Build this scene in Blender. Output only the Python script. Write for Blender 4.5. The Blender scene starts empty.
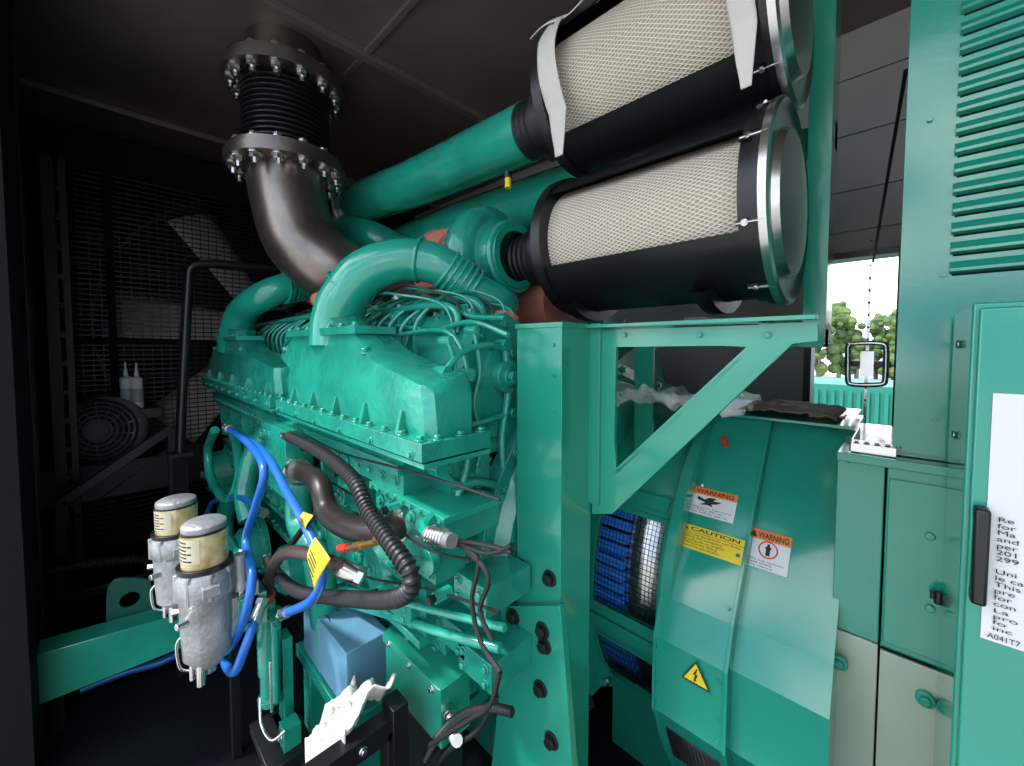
import bpy, bmesh, math, random
from mathutils import Vector, Matrix, noise
random.seed(4)
V=Vector
sin,cos,pi,rad=math.sin,math.cos,math.pi,math.radians
# ---------------------------------------------------------------- camera
F=400.0; YAW=rad(44.4); PIT=rad(2.5); SH=-18/1024
CAM=V((0,0,1.6))
f0=V((-sin(YAW),cos(YAW),0)); RT=V((cos(YAW),sin(YAW),0)); FW=f0*cos(PIT)-V((0,0,1))*sin(PIT); UP=RT.cross(FW)
def ray(px,py): return FW+RT*((px-512)/F)+UP*((383-py+SH*1024)/F)
# surveyed points: bearing from the camera station met with a real plane of the machine
def hit(px,py,p,n):
    d=ray(px,py); n=V(n); return CAM+d*((V(p)-CAM).dot(n)/d.dot(n))
def SY(px,py,Y): return hit(px,py,(0,Y,0),(0,1,0))
def SX(px,py,X): return hit(px,py,(X,0,0),(1,0,0))
def SZ(px,py,Z): return hit(px,py,(0,0,Z),(0,0,1))
def SD(px,py,D): return CAM+ray(px,py)*D
cd=bpy.data.cameras.new('camera'); cam=bpy.data.objects.new('camera',cd); bpy.context.collection.objects.link(cam)
cd.sensor_width=36; cd.lens=F/1024*36; cd.shift_y=SH; cd.clip_start=0.02
m=Matrix((RT,UP,-FW)).transposed().to_4x4(); m.translation=CAM; cam.matrix_world=m
bpy.context.scene.camera=cam
bpy.context.scene.view_settings.view_transform='Standard'
# ---------------------------------------------------------------- materials
MATS={}
def mat(name,col,rough=.5,metal=0,coat=0,bump=0,bscale=40,var=.0,vscale=3,alpha=1,trans=0,col2=None,spec=.5):
    if name in MATS: return MATS[name]
    M=bpy.data.materials.new(name); M.use_nodes=True; nt=M.node_tree; b=nt.nodes['Principled BSDF']
    b.inputs['Base Color'].default_value=(*col,1); b.inputs['Roughness'].default_value=rough; b.inputs['Metallic'].default_value=metal
    b.inputs['Coat Weight'].default_value=coat; b.inputs['Coat Roughness'].default_value=.10
    b.inputs['Alpha'].default_value=alpha; b.inputs['Transmission Weight'].default_value=trans; b.inputs['Specular IOR Level'].default_value=spec
    tc=nt.nodes.new('ShaderNodeTexCoord')
    if bump:
        n=nt.nodes.new('ShaderNodeTexNoise'); n.inputs['Scale'].default_value=bscale; n.inputs['Detail'].default_value=3
        bp=nt.nodes.new('ShaderNodeBump'); bp.inputs['Strength'].default_value=bump; bp.inputs['Distance'].default_value=.01
        nt.links.new(tc.outputs['Object'],n.inputs['Vector']); nt.links.new(n.outputs['Fac'],bp.inputs['Height']); nt.links.new(bp.outputs['Normal'],b.inputs['Normal'])
    if var or col2:
        n=nt.nodes.new('ShaderNodeTexNoise'); n.inputs['Scale'].default_value=vscale; n.inputs['Detail'].default_value=5
        r=nt.nodes.new('ShaderNodeValToRGB'); r.color_ramp.elements[0].position=.35; r.color_ramp.elements[1].position=.65
        c2=col2 or tuple(c*(1-var) for c in col)
        r.color_ramp.elements[0].color=(*c2,1); r.color_ramp.elements[1].color=(*col,1)
        nt.links.new(tc.outputs['Object'],n.inputs['Vector']); nt.links.new(n.outputs['Fac'],r.inputs['Fac']); nt.links.new(r.outputs['Color'],b.inputs['Base Color'])
    MATS[name]=M; return M
GREEN=mat('engine_green_paint',(.016,.34,.235),.22,coat=.55,bump=.10,bscale=60,var=.25,vscale=6)
CAST=mat('cast_green_paint',(.016,.32,.225),.27,coat=.5,bump=.26,bscale=45,var=.3,vscale=9)
FRAME=mat('frame_green_paint',(.018,.29,.185),.2,coat=.5,bump=.04,bscale=90,var=.12,vscale=2)
CABG=mat('cabinet_green_paint',(.016,.28,.19),.16,coat=.6,bump=.03,bscale=60,var=.08,vscale=2)
PALE=mat('painted_sheen_panel',(.40,.48,.36),.3,coat=.4,var=.15,vscale=3)  # lower cabinet panels: pale sheen of outdoor light put into the base colour
BLACK=mat('black_paint',(.008,.008,.009),.35,bump=.05)
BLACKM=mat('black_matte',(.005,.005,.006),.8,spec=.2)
RUB=mat('black_rubber',(.012,.012,.013),.45,bump=.1)
SIL=mat('zinc_steel',(.68,.68,.66),.26,1)
ALU=mat('cast_aluminium',(.42,.43,.43),.45,.5,bump=.3,bscale=90,var=.3,vscale=20)
BRZ=mat('exhaust_steel',(.27,.235,.20),.33,.9,bump=.1,bscale=30,var=.35,vscale=5)
BRASS=mat('brass',(.6,.36,.12),.35,1)
SALM=mat('turbine_lagging',(.58,.20,.13),.7,bump=.4,bscale=50,var=.3,vscale=12)
BLUEH=mat('blue_hose_rubber',(.012,.13,.50),.35,coat=.2)
BLUEW=mat('blue_winding',(.03,.27,.9),.35,coat=.4)
CLOTH=mat('white_fabric',(.60,.57,.51),.85,bump=.3,bscale=60)
PLAST=mat('clear_plastic',(.75,.75,.72),.12,alpha=.32,coat=.6,bump=.5,bscale=15)
WHITE=mat('white_plastic',(.68,.68,.66),.4)
YEL=mat('yellow',(.76,.56,.02),.45)
ORG=mat('orange',(.76,.20,.02),.45)
REDM=mat('red',(.6,.03,.02),.4)
INK=mat('black_ink',(.01,.01,.01),.6)
AMB=mat('amber_bowl',(.55,.46,.24),.15,coat=.6,col2=(.35,.24,.07),vscale=25)
LBL=mat('cream_label',(.55,.50,.34),.4)
CARD=mat('brown_cardboard',(.16,.11,.07),.8,bump=.4,bscale=20)
BOXB=mat('blue_carton',(.11,.28,.40),.6,var=.12,vscale=12)
CEIL=mat('ceiling_steel',(.20,.165,.145),.34,.3,bump=.06,bscale=8,var=.3,vscale=2)
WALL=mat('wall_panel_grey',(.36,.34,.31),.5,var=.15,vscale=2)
FLR=mat('floor_black_plate',(.004,.005,.008),.5,bump=.25,bscale=50,spec=.2)
def element_mat():
    M=bpy.data.materials.new('pleated_filter_mesh'); M.use_nodes=True; nt=M.node_tree; b=nt.nodes['Principled BSDF']
    uv=nt.nodes.new('ShaderNodeTexCoord'); sp=nt.nodes.new('ShaderNodeSeparateXYZ'); nt.links.new(uv.outputs['UV'],sp.inputs[0])
    def mth(op,a,b_=None):
        n=nt.nodes.new('ShaderNodeMath'); n.operation=op
        for i,x in enumerate((a,b_)):
            if x is None: continue
            if isinstance(x,(int,float)): n.inputs[i].default_value=x
            else: nt.links.new(x,n.inputs[i])
        return n.outputs[0]
    u=mth('MULTIPLY',sp.outputs[0],160.); v=mth('MULTIPLY',sp.outputs[1],300.)
    a=mth('ABSOLUTE',mth('SINE',mth('ADD',u,v))); c=mth('ABSOLUTE',mth('SINE',mth('SUBTRACT',u,v)))
    k=mth('MINIMUM',a,c)
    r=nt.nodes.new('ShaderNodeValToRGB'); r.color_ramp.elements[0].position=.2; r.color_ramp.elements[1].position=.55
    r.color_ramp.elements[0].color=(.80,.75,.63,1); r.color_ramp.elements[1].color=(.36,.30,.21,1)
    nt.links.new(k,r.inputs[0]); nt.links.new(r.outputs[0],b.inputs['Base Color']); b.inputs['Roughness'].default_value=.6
    bp=nt.nodes.new('ShaderNodeBump'); bp.inputs['Strength'].default_value=.6; bp.inputs['Distance'].default_value=.004; bp.invert=True
    nt.links.new(k,bp.inputs['Height']); nt.links.new(bp.outputs[0],b.inputs['Normal']); return M
ELEM=element_mat()
# ---------------------------------------------------------------- mesh builder
def basis(d):
    d=V(d).normalized(); a=V((0,0,1)) if abs(d.z)<.9 else V((1,0,0)); x=a.cross(d).normalized(); return x,d.cross(x),d
def crm(pts,n):
    if len(pts)<3 or n<2: return [tuple(p) for p in pts]
    out=[]; P=[pts[0]]+list(pts)+[pts[-1]]
    for i in range(1,len(P)-2):
        p0,p1,p2,p3=P[i-1],P[i],P[i+1],P[i+2]
        for k in range(n):
            t=k/n; out.append(tuple(.5*((2*b)+(-a+c)*t+(2*a-5*b+4*c-d)*t*t+(-a+3*b-3*c+d)*t**3) for a,b,c,d in zip(p0,p1,p2,p3)))
    out.append(tuple(pts[-1])); return out
class MB:
    def __init__(s): s.v=[];s.f=[];s.mi=[];s.uv={};s.mats=[]
    def mid(s,m):
        if m not in s.mats: s.mats.append(m)
        return s.mats.index(m)
    def add(s,vs,fs,m,uvs=None):
        o=len(s.v); s.v+= [tuple(v) for v in vs]; k=s.mid(m)
        for i,f in enumerate(fs):
            if uvs: s.uv[len(s.f)]=uvs[i]
            s.f.append([o+j for j in f]); s.mi.append(k)
    def box(s,a,b,m):
        x0,x1=sorted((a[0],b[0]));y0,y1=sorted((a[1],b[1]));z0,z1=sorted((a[2],b[2]))
        s.add([(x0,y0,z0),(x1,y0,z0),(x1,y1,z0),(x0,y1,z0),(x0,y0,z1),(x1,y0,z1),(x1,y1,z1),(x0,y1,z1)],
              [(0,3,2,1),(4,5,6,7),(0,1,5,4),(1,2,6,5),(2,3,7,6),(3,0,4,7)],m)
    def obox(s,c,size,R,m):
        vs=[V(c)+R@V((sx*size[0]/2,sy*size[1]/2,sz*size[2]/2)) for sz in(-1,1) for sx,sy in((-1,-1),(1,-1),(1,1),(-1,1))]
        s.add(vs,[(0,3,2,1),(4,5,6,7),(0,1,5,4),(1,2,6,5),(2,3,7,6),(3,0,4,7)],m)
    def beam(s,a,b,w,h,m,up=(0,0,1)):
        a=V(a);b=V(b);d=(b-a); x=d.normalized(); y=V(up).cross(x).normalized(); z=x.cross(y)
        s.obox((a+b)/2,(d.length,w,h),Matrix((x,y,z)).transposed(),m)
    def prism(s,pts,ex,m):
        n=len(pts); ex=V(ex); vs=[V(p) for p in pts]+[V(p)+ex for p in pts]
        s.add(vs,[tuple(range(n))[::-1],tuple(range(n,2*n))]+[(i,(i+1)%n,n+(i+1)%n,n+i) for i in range(n)],m)
    def ringframe(s,out,inn,ex,m):
        n=len(out); ex=V(ex); A=[V(p) for p in out];B=[V(p) for p in inn]; vs=A+B+[p+ex for p in A]+[p+ex for p in B]; fs=[]
        for i in range(n):
            j=(i+1)%n; fs+=[(i,j,n+j,n+i),(2*n+i,3*n+i,3*n+j,2*n+j),(i,2*n+i,2*n+j,j),(n+i,n+j,3*n+j,3*n+i)]
        s.add(vs,fs,m)
    def loft(s,rings,m,cap=True):
        n=len(rings[0]); vs=[p for r in rings for p in r]; fs=[]
        for k in range(len(rings)-1):
            for i in range(n): j=(i+1)%n; fs.append((k*n+i,k*n+j,(k+1)*n+j,(k+1)*n+i))
        if cap: fs+= [tuple(range(n))[::-1],tuple(range((len(rings)-1)*n,len(rings)*n))]
        s.add(vs,fs,m)
    def lathe(s,a,d,prof,m,n=36,a0=0,a1=2*pi,ref=None):
        x,y,z=basis(d) if ref is None else (V(ref[0]),V(ref[1]),V(d).normalized())
        full=abs(a1-a0-2*pi)<1e-6; c=n if full else n+1; vs=[];fs=[];uvs=[]
        for t,r in prof:
            for i in range(c):
                an=a0+(a1-a0)*i/n; vs.append(V(a)+z*t+(x*cos(an)+y*sin(an))*r)
        for k in range(len(prof)-1):
            for i in range(n):
                j=(i+1)%c if full else i+1
                fs.append((k*c+i,k*c+j,(k+1)*c+j,(k+1)*c+i)); R=max(prof[k][1],.01)
                u0,u1=(a0+(a1-a0)*i/n)*R,(a0+(a1-a0)*(i+1)/n)*R
                uvs.append([(prof[k][0],u0),(prof[k][0],u1),(prof[k+1][0],u1),(prof[k+1][0],u0)])
        s.add(vs,fs,m,uvs)
    def cyl(s,a,b,r,m,n=20,r2=None):
        a=V(a);b=V(b);L=(b-a).length; r2=r if r2 is None else r2
        s.lathe(a,b-a,[(0,.0001),(0,r),(L,r2),(L,.0001)],m,n)
    def sph(s,c,r,m,n=16,sc=(1,1,1)):
        vs=[];fs=[];h=n//2
        for j in range(h+1):
            th=pi*j/h
            for i in range(n): ph=2*pi*i/n; vs.append((c[0]+r*sc[0]*sin(th)*cos(ph),c[1]+r*sc[1]*sin(th)*sin(ph),c[2]+r*sc[2]*cos(th)))
        for j in range(h):
            for i in range(n): k=(i+1)%n; fs.append((j*n+i,(j+1)*n+i,(j+1)*n+k,j*n+k))
        s.add(vs,fs,m)
    def sweep(s,pts,r,m,n=12,sm=8,rib=None,flat=1):
        rs=r if isinstance(r,(list,tuple)) else [r]*len(pts)
        C=crm([(*p,q) for p,q in zip(pts,rs)],sm)
        P=[V(c[:3]) for c in C]; Rr=[c[3] for c in C]
        if rib:
            amp,pitch=rib; st=pitch/4; Q=[P[0]];RR=[Rr[0]];acc=0;need=st
            for i in range(1,len(P)):
                seg=(P[i]-P[i-1]).length; pos=0
                while need<=seg-pos+1e-9:
                    pos+=need; t=pos/seg if seg else 0; Q.append(P[i-1].lerp(P[i],t)); RR.append(Rr[i-1]*(1-t)+Rr[i]*t); need=st
                need-=seg-pos
            P=Q; Rr=[q+amp*(0,1,1,0)[i%4] for i,q in enumerate(RR)]
        T=[(P[min(i+1,len(P)-1)]-P[max(i-1,0)]).normalized() for i in range(len(P))]
        x,y,_=basis(T[0]); vs=[]
        for i,p in enumerate(P):
            x=(x-T[i]*x.dot(T[i])).normalized(); y=T[i].cross(x)
            vs+= [p+(x*cos(2*pi*k/n)+y*sin(2*pi*k/n)*flat)*Rr[i] for k in range(n)]
        fs=[(i*n+k,i*n+(k+1)%n,(i+1)*n+(k+1)%n,(i+1)*n+k) for i in range(len(P)-1) for k in range(n)]
        fs+=[tuple(range(n))[::-1],tuple(range((len(P)-1)*n,len(P)*n))]; s.add(vs,fs,m)
    def torus(s,c,ax,R,r,m,n=32,k=10):
        s.lathe(c,ax,[(r*sin(2*pi*i/k),R+r*cos(2*pi*i/k)) for i in range(k+1)],m,n)
    def bolt(s,p,d,r,m,stud=False):
        p=V(p);d=V(d).normalized(); s.cyl(p,p+d*r*.35,r*1.45,m,12); s.cyl(p+d*r*.35,p+d*r*1.2,r,m,6)
        if stud: s.cyl(p+d*r,p+d*r*2.2,r*.55,m,8)
    def bolts(s,a,b,n,d,r,m):
        for i in range(n): s.bolt(V(a).lerp(V(b),i/max(1,n-1)),d,r,m)
    def sheet(s,fn,nu,nv,m):
        vs=[fn(i/nu,j/nv) for j in range(nv+1) for i in range(nu+1)]
        s.add(vs,[(j*(nu+1)+i,j*(nu+1)+i+1,(j+1)*(nu+1)+i+1,(j+1)*(nu+1)+i) for j in range(nv) for i in range(nu)],m)
    def obj(s,name,parent=None,bevel=0,smooth=True,solid=0,seg=2,ang=38):
        me=bpy.data.meshes.new(name); me.from_pydata(s.v,[],s.f)
        for q in s.mats: me.materials.append(q)
        me.polygons.foreach_set('material_index',s.mi)
        ul=me.uv_layers.new(name='UVMap')
        for fi,u in s.uv.items():
            for k,li in enumerate(me.polygons[fi].loop_indices): ul.data[li].uv=u[k]
        bm=bmesh.new(); bm.from_mesh(me); bmesh.ops.recalc_face_normals(bm,faces=bm.faces)
        if smooth:
            for f in bm.faces: f.smooth=True
            for e in bm.edges:
                if len(e.link_faces)==2 and e.calc_face_angle(0)>rad(ang): e.smooth=False
        bm.to_mesh(me); bm.free()
        o=bpy.data.objects.new(name,me); bpy.context.collection.objects.link(o)
        if parent: o.parent=parent
        if solid: k=o.modifiers.new('t','SOLIDIFY'); k.thickness=solid
        if bevel:
            k=o.modifiers.new('b','BEVEL'); k.width=bevel; k.segments=seg; k.limit_method='ANGLE'; k.angle_limit=rad(42)
        return o
def empty(name):
    o=bpy.data.objects.new(name,None); bpy.context.collection.objects.link(o); return o
def text(body,p,r,u,w,h,m,parent,name='lettering',align='LEFT',bold=0):
    c=bpy.data.curves.new(name,'FONT'); c.body=body; c.size=1; c.offset=bold; c.align_x=align; c.space_line=.95; c.materials.append(m)
    o=bpy.data.objects.new(name,c); bpy.context.collection.objects.link(o); bpy.context.view_layer.update()
    d=o.dimensions; sx=w/max(d.x,.01); sy=h/max(d.y,.01); r=V(r).normalized();u=V(u).normalized();n=r.cross(u)
    ys=[b[1] for b in o.bound_box]; xs=[b[0] for b in o.bound_box]
    M=Matrix((r*sx,u*sy,n)).transposed().to_4x4(); M.translation=V(p)-r*sx*min(xs)-u*sy*max(ys)+n*.0012
    o.matrix_world=M; o.parent=parent; return o
Xp,Yp,Zp=V((1,0,0)),V((0,1,0)),V((0,0,1))
# ================================================================ ROOM
CZ=3.08
b=MB(); b.box((-5,-.35,-.08),(1.8,2.6,0),FLR); b.obj('floor')
b=MB(); b.box((-5,-.35,CZ),(1.8,2.6,CZ+.06),CEIL)
b.obj('ceiling')
b=MB()
for x in(-3.55,-2.0,-.75): b.box((x,-.35,CZ-.035),(x+.05,2.5,CZ-.001),CEIL)
b.box((-3.5,.95,CZ-.02),(-.75,.98,CZ-.001),CEIL)
b.obj('trim_1',bevel=.003)
wx0,wx1,wz0,wz1=-.34,-.02,1.15,2.03
b=MB(); b.box((-5,2.5,0),(wx0,2.6,CZ),WALL); b.box((wx1,2.5,0),(1.8,2.6,CZ),WALL); b.box((wx0,2.5,0),(wx1,2.6,wz0),WALL); b.box((wx0,2.5,wz1),(wx1,2.6,CZ),WALL)
for z in(2.15,2.34,2.6,2.86): b.box((-.5,2.485,z),(1.8,2.5,z+.015),WALL)
b.obj('wall_back')
b=MB(); b.ringframe([(wx0-.02,2.47,wz0-.02),(wx1+.02,2.47,wz0-.02),(wx1+.02,2.47,wz1+.02),(wx0-.02,2.47,wz1+.02)],[(wx0+.01,2.47,wz0+.01),(wx1-.01,2.47,wz0+.01),(wx1-.01,2.47,wz1-.01),(wx0+.01,2.47,wz1-.01)],(0,.12,0),BLACK); b.obj('window_1')
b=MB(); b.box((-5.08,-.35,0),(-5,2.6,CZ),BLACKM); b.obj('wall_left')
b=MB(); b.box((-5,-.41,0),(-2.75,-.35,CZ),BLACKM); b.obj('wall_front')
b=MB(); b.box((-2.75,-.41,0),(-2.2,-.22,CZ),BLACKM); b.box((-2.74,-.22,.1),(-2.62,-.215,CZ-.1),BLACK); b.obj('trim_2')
b=MB(); b.box((1.8,-.35,0),(1.88,2.6,CZ),WALL); b.obj('wall_right')
# ---------------------------------------------------------------- radiator, guard and fan
RX=-3.9
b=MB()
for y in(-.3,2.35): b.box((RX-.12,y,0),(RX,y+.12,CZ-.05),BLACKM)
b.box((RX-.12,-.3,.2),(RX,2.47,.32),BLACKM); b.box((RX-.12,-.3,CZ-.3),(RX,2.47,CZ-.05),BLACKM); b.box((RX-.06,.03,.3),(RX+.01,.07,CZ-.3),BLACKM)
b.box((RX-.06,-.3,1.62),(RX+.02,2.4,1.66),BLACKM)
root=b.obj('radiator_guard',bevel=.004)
b=MB(); y=-.2
while y<2.35: b.box((RX-.02,y,.3),(RX-.015,y+.005,CZ-.3),BLACK); y+=.05
z=.32
while z<CZ-.3: b.box((RX-.015,-.2,z),(RX-.008,2.35,z+.008),BLACK); z+=.034
b.obj('wire_mesh',root,smooth=False)
b=MB(); fc=V((-4.3,1.15,1.75))
GREYB=mat('fan_blade_grey',(.6,.57,.50),.35)
b.cyl(fc-Xp*.1,fc+Xp*.12,.2,BLACK,28)
for i in range(7):
    a=rad(20+i*360/7); u=V((0,cos(a),sin(a))); w=V((0,-sin(a),cos(a)))
    def fn(s,t,u=u,w=w):
        r=.18+s*.95; c=(t-.5)*(.22+.16*s); return fc+u*r+w*c+Xp*(c*.7)
    b.sheet(fn,8,4,GREYB)
b.obj('radiator_fan',solid=.006)
b=MB(); b.box((-4.95,-.2,.3),(-4.75,2.4,CZ-.1),BLACKM); b.torus(fc,Xp,1.2,.05,BLACK,48)
z=.35
while z<CZ-.1: b.box((-4.75,-.2,z),(-4.73,2.4,z+.01),BLACK); z+=.05
b.obj('radiator_core')
# left foreground uprights
b=MB(); p=SX(40,170,-3.55); q=SX(58,170,-3.55)
b.box((-3.6,p.y,0.05),(-3.5,p.y+.05,2.7),BLACK); b.box((-3.6,q.y,0.05),(-3.5,q.y+.03,2.7),BLACK)
for i in range(14): b.box((-3.56,p.y,.3+i*.17),(-3.53,q.y,.33+i*.17),BLACK)
b.bolts((-3.5,q.y+.015,.4),(-3.5,q.y+.015,2.6),12,Xp,.005,BLACK)
b.obj('cable_ladder',bevel=.003)
b=MB(); b.beam(SX(58,505,-3.3),SX(172,428,-3.3),.04,.05,BLACK); b.beam(SX(72,520,-3.3),SX(180,440,-3.3),.01,.008,SIL); b.beam(SX(60,600,-3.3),SX(62,500,-3.3),.04,.05,BLACK)
b.beam(SX(172,428,-3.3),SX(176,560,-3.3),.04,.05,BLACK)
b.beam(SX(60,600,-3.3),SX(200,560,-3.3),.05,.05,BLACK)
b.obj('diagonal_brace',bevel=.004)
b=MB(); b.sweep([SX(180,452,-2.9),SX(182,400,-2.9),SX(188,290,-2.9),SX(192,268,-2.9),SX(210,264,-2.9),SX(262,268,-2.9),SX(292,272,-2.9)],.024,BLACK,14)
q=SX(180,452,-2.9); b.box(q-V((.05,.05,.02)),q+V((.05,.05,0)),BLACK); b.box(q-V((.03,.03,1.2)),q+V((.03,.03,-.02)),BLACKM); b.obj('handrail')
# coil wrapped in plastic
WR=mat('stretch_wrap',(.16,.16,.17),.18,bump=1.0,bscale=25,coat=.8)
c=SX(103,430,-3.6); b=MB(); n=(V((.85,-.35,.1))).normalized()
b.lathe(c,n,[(-.06,.001),(-.06,.19),(-.04,.215),(.03,.215),(.05,.20),(.06,.06),(.035,.04),(.035,.001)],WR,44)
for i in range(5): b.torus(c+n*.056,n,.08+.027*i,.010,RUB,40,6)
x,y,_=basis(n)
for i in range(14):
    a=i*.45; b.sweep([c+n*.06+(x*cos(a)+y*sin(a))*.05,c+n*.072+(x*cos(a+.25)+y*sin(a+.25))*.13,c+n*.05+(x*cos(a+.3)+y*sin(a+.3))*.21],.003,WR,5)
b.obj('coiled_cable')
b=MB(); b.box(SX(60,466,-3.68)-V((.1,.1,.0)),SX(210,470,-3.68)+V((.12,0,-.03)),BLACK); b.box(SX(116,409,-3.68)-V((.1,0,0)),SX(160,412,-3.68)+V((.12,0,-.02)),BLACK); b.obj('storage_shelf',bevel=.003)
for px in(127,138):
    q=SX(px,408,-3.62); b=MB(); b.lathe(q,Zp,[(0,.001),(0,.03),(.2,.03),(.21,.012),(.225,.012),(.3,.004),(.3,.001)],WHITE,18); b.lathe(q,Zp,[(.04,.0305),(.13,.0305)],mat('tube_print',(.35,.37,.42),.5),18); b.obj('caulk_tube')
# ================================================================ EXHAUST
b=MB(); e0=SY(288,170,.68); ex,ey=e0.x,e0.y; zb=e0.z
A=V((ex,ey,0)); K=.83; ztop=2.89
for z in(zb,ztop):
    b.lathe(A+Zp*z,Zp,[(-.02,.19*K),(-.02,.325*K),(.02,.325*K),(.02,.19*K)],BRZ,48)
    b.lathe(A+Zp*(z+.022),Zp,[(0,.19*K),(0,.31*K),(.025,.31*K),(.025,.19*K)],BRZ,48)
    for i in range(14):
        a=2*pi*i/14; p=A+V((cos(a)*.275*K,sin(a)*.275*K,z))
        b.bolt(p-Zp*.02,-Zp,.022,SIL,True); b.bolt(p+Zp*.045,Zp,.019,SIL)
zt=ztop-.02; prof=[]; n=14
for i in range(n*4+1): prof.append((.03+(zt-zb-.04)*i/(n*4),.175+.02*(0,1,1,0)[i%4]))
b.lathe(A+Zp*zb,Zp,prof,BLACK,48)
b.lathe(A+Zp*(ztop+.04),Zp,[(0,.17),(CZ-ztop-.04,.17)],BRZ,40)
b.lathe(A+Zp*(zb+.02),Zp,[(0,.205),(.03,.205),(.03,.18)],BLACK,40)
b.sweep([A+Zp*(zb-.01),A+Zp*(zb-.12),SY(302,240,.72),SY(330,266,.82),SY(362,278,.98),SY(400,285,1.2)],[.175,.175,.175,.172,.168,.16],BRZ,40,10)
b.obj('exhaust_pipe')
# ================================================================ AIR FILTERS
def air_filter(Y0,Z0,Xl,Xr,t0,t1):
    b=MB(); A=V((Xl,Y0,Z0)); L=Xr-Xl; ref=(-Yp,Zp); S=.87
    def lt(a,d,pr,m,n=36,a0=0,a1=2*pi,ref=ref): b.lathe(a,d,[(t,r*S) for t,r in pr],m,n,a0,a1,ref=ref)
    lt(A,Xp,[(.03,.001),(.03,.213),(L-.03,.213),(L-.03,.001)],ELEM,64)
    for a0,a1 in((t1,150),(150,360+t0)):
        lt(A,Xp,[(.02,.25),(L-.03,.25),(L-.03,.243),(.02,.243),(.02,.25)],BLACK,40,rad(a0),rad(a1))
    lt(A,Xp,[(.035,.2),(.035,.262),(.0,.262),(-.006,.25),(-.006,.14),(-.03,.12),(-.05,.12)],BLACK,64)
    lt(A,Xp,[(-.045,.132),(-.12,.132),(-.125,.105)],RUB,40)
    pr=[]
    for i in range(21): pr.append((-.12-.006*i,.11+.008*(0,1,1,0)[i%4]))
    lt(A,Xp,pr,RUB,40); lt(A,Xp,[(-.055,.137),(-.07,.137)],SIL,40)
    lt(A,Xp,[(L-.045,.2),(L-.045,.258),(L-.02,.258),(L-.02,.268),(L-.005,.268),(L-.005,.2)],BLACK,64)
    lt(A,Xp,[(L-.005,.272),(L+.010,.272),(L+.014,.262),(L+.006,.25),(L+.006,.2),(L+.02,.19),(L+.02,.001)],SIL,64)
    for a in(-60,-20,25,70,120,200,250):
        u=-Yp*cos(rad(a))+Zp*sin(rad(a)); p=A+Xp*(L-.035)+u*.262*S
        x=Xp; y=u.cross(x)
        b.obox(p+u*.003,(.022,.012,.007),Matrix((x,y,u)).transposed(),BLACK); b.cyl(p-Xp*.01+u*.006,p+Xp*.042+u*.006,.003,SIL,8); b.bolt(p+Xp*.005+u*.006,u,.005,SIL)
    return b.obj('air_filter',bevel=.0)
FX0,FX1=-.835,-.215
air_filter(1.16,1.94,FX0,FX1,-25,38)
air_filter(1.16,2.42,FX0,FX1,-48,42)
def strap(xa,xb,a0,a1,w,tail):
    b=MB()
    def fn(s,t):
        a=rad(a0+(a1-a0)*t); R=.238+.006*noise.noise(V((s*3,t*9,xa)))
        if t>tail: a=rad(a0+(a1-a0)*tail); 
        x=xa+(xb-xa)*t+(s-.5)*w*(1 if t<tail else (1-.6*(t-tail)/(1-tail)))
        p=V((x,1.16-R*cos(a),2.42+R*sin(a)))
        if t>tail: k=(t-tail)/(1-tail); p+=V((.0,-.02*k,-.14*k))
        return p
    b.sheet(fn,8,50,CLOTH); return b.obj('fabric_strap',solid=.003)
strap(-.83,-.73,140,-75,.065,.8)
strap(-.30,-.25,140,-95,.05,.75)
b=MB()
def fn(s,t):
    a=rad(38+26*t+6*s); R=.243; return V((-.87+.2*s,1.16-R*cos(a),2.42+R*sin(a)+.01*sin(s*7)))
b.sheet(fn,14,6,CLOTH); b.obj('fabric_rag',solid=.003)
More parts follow.
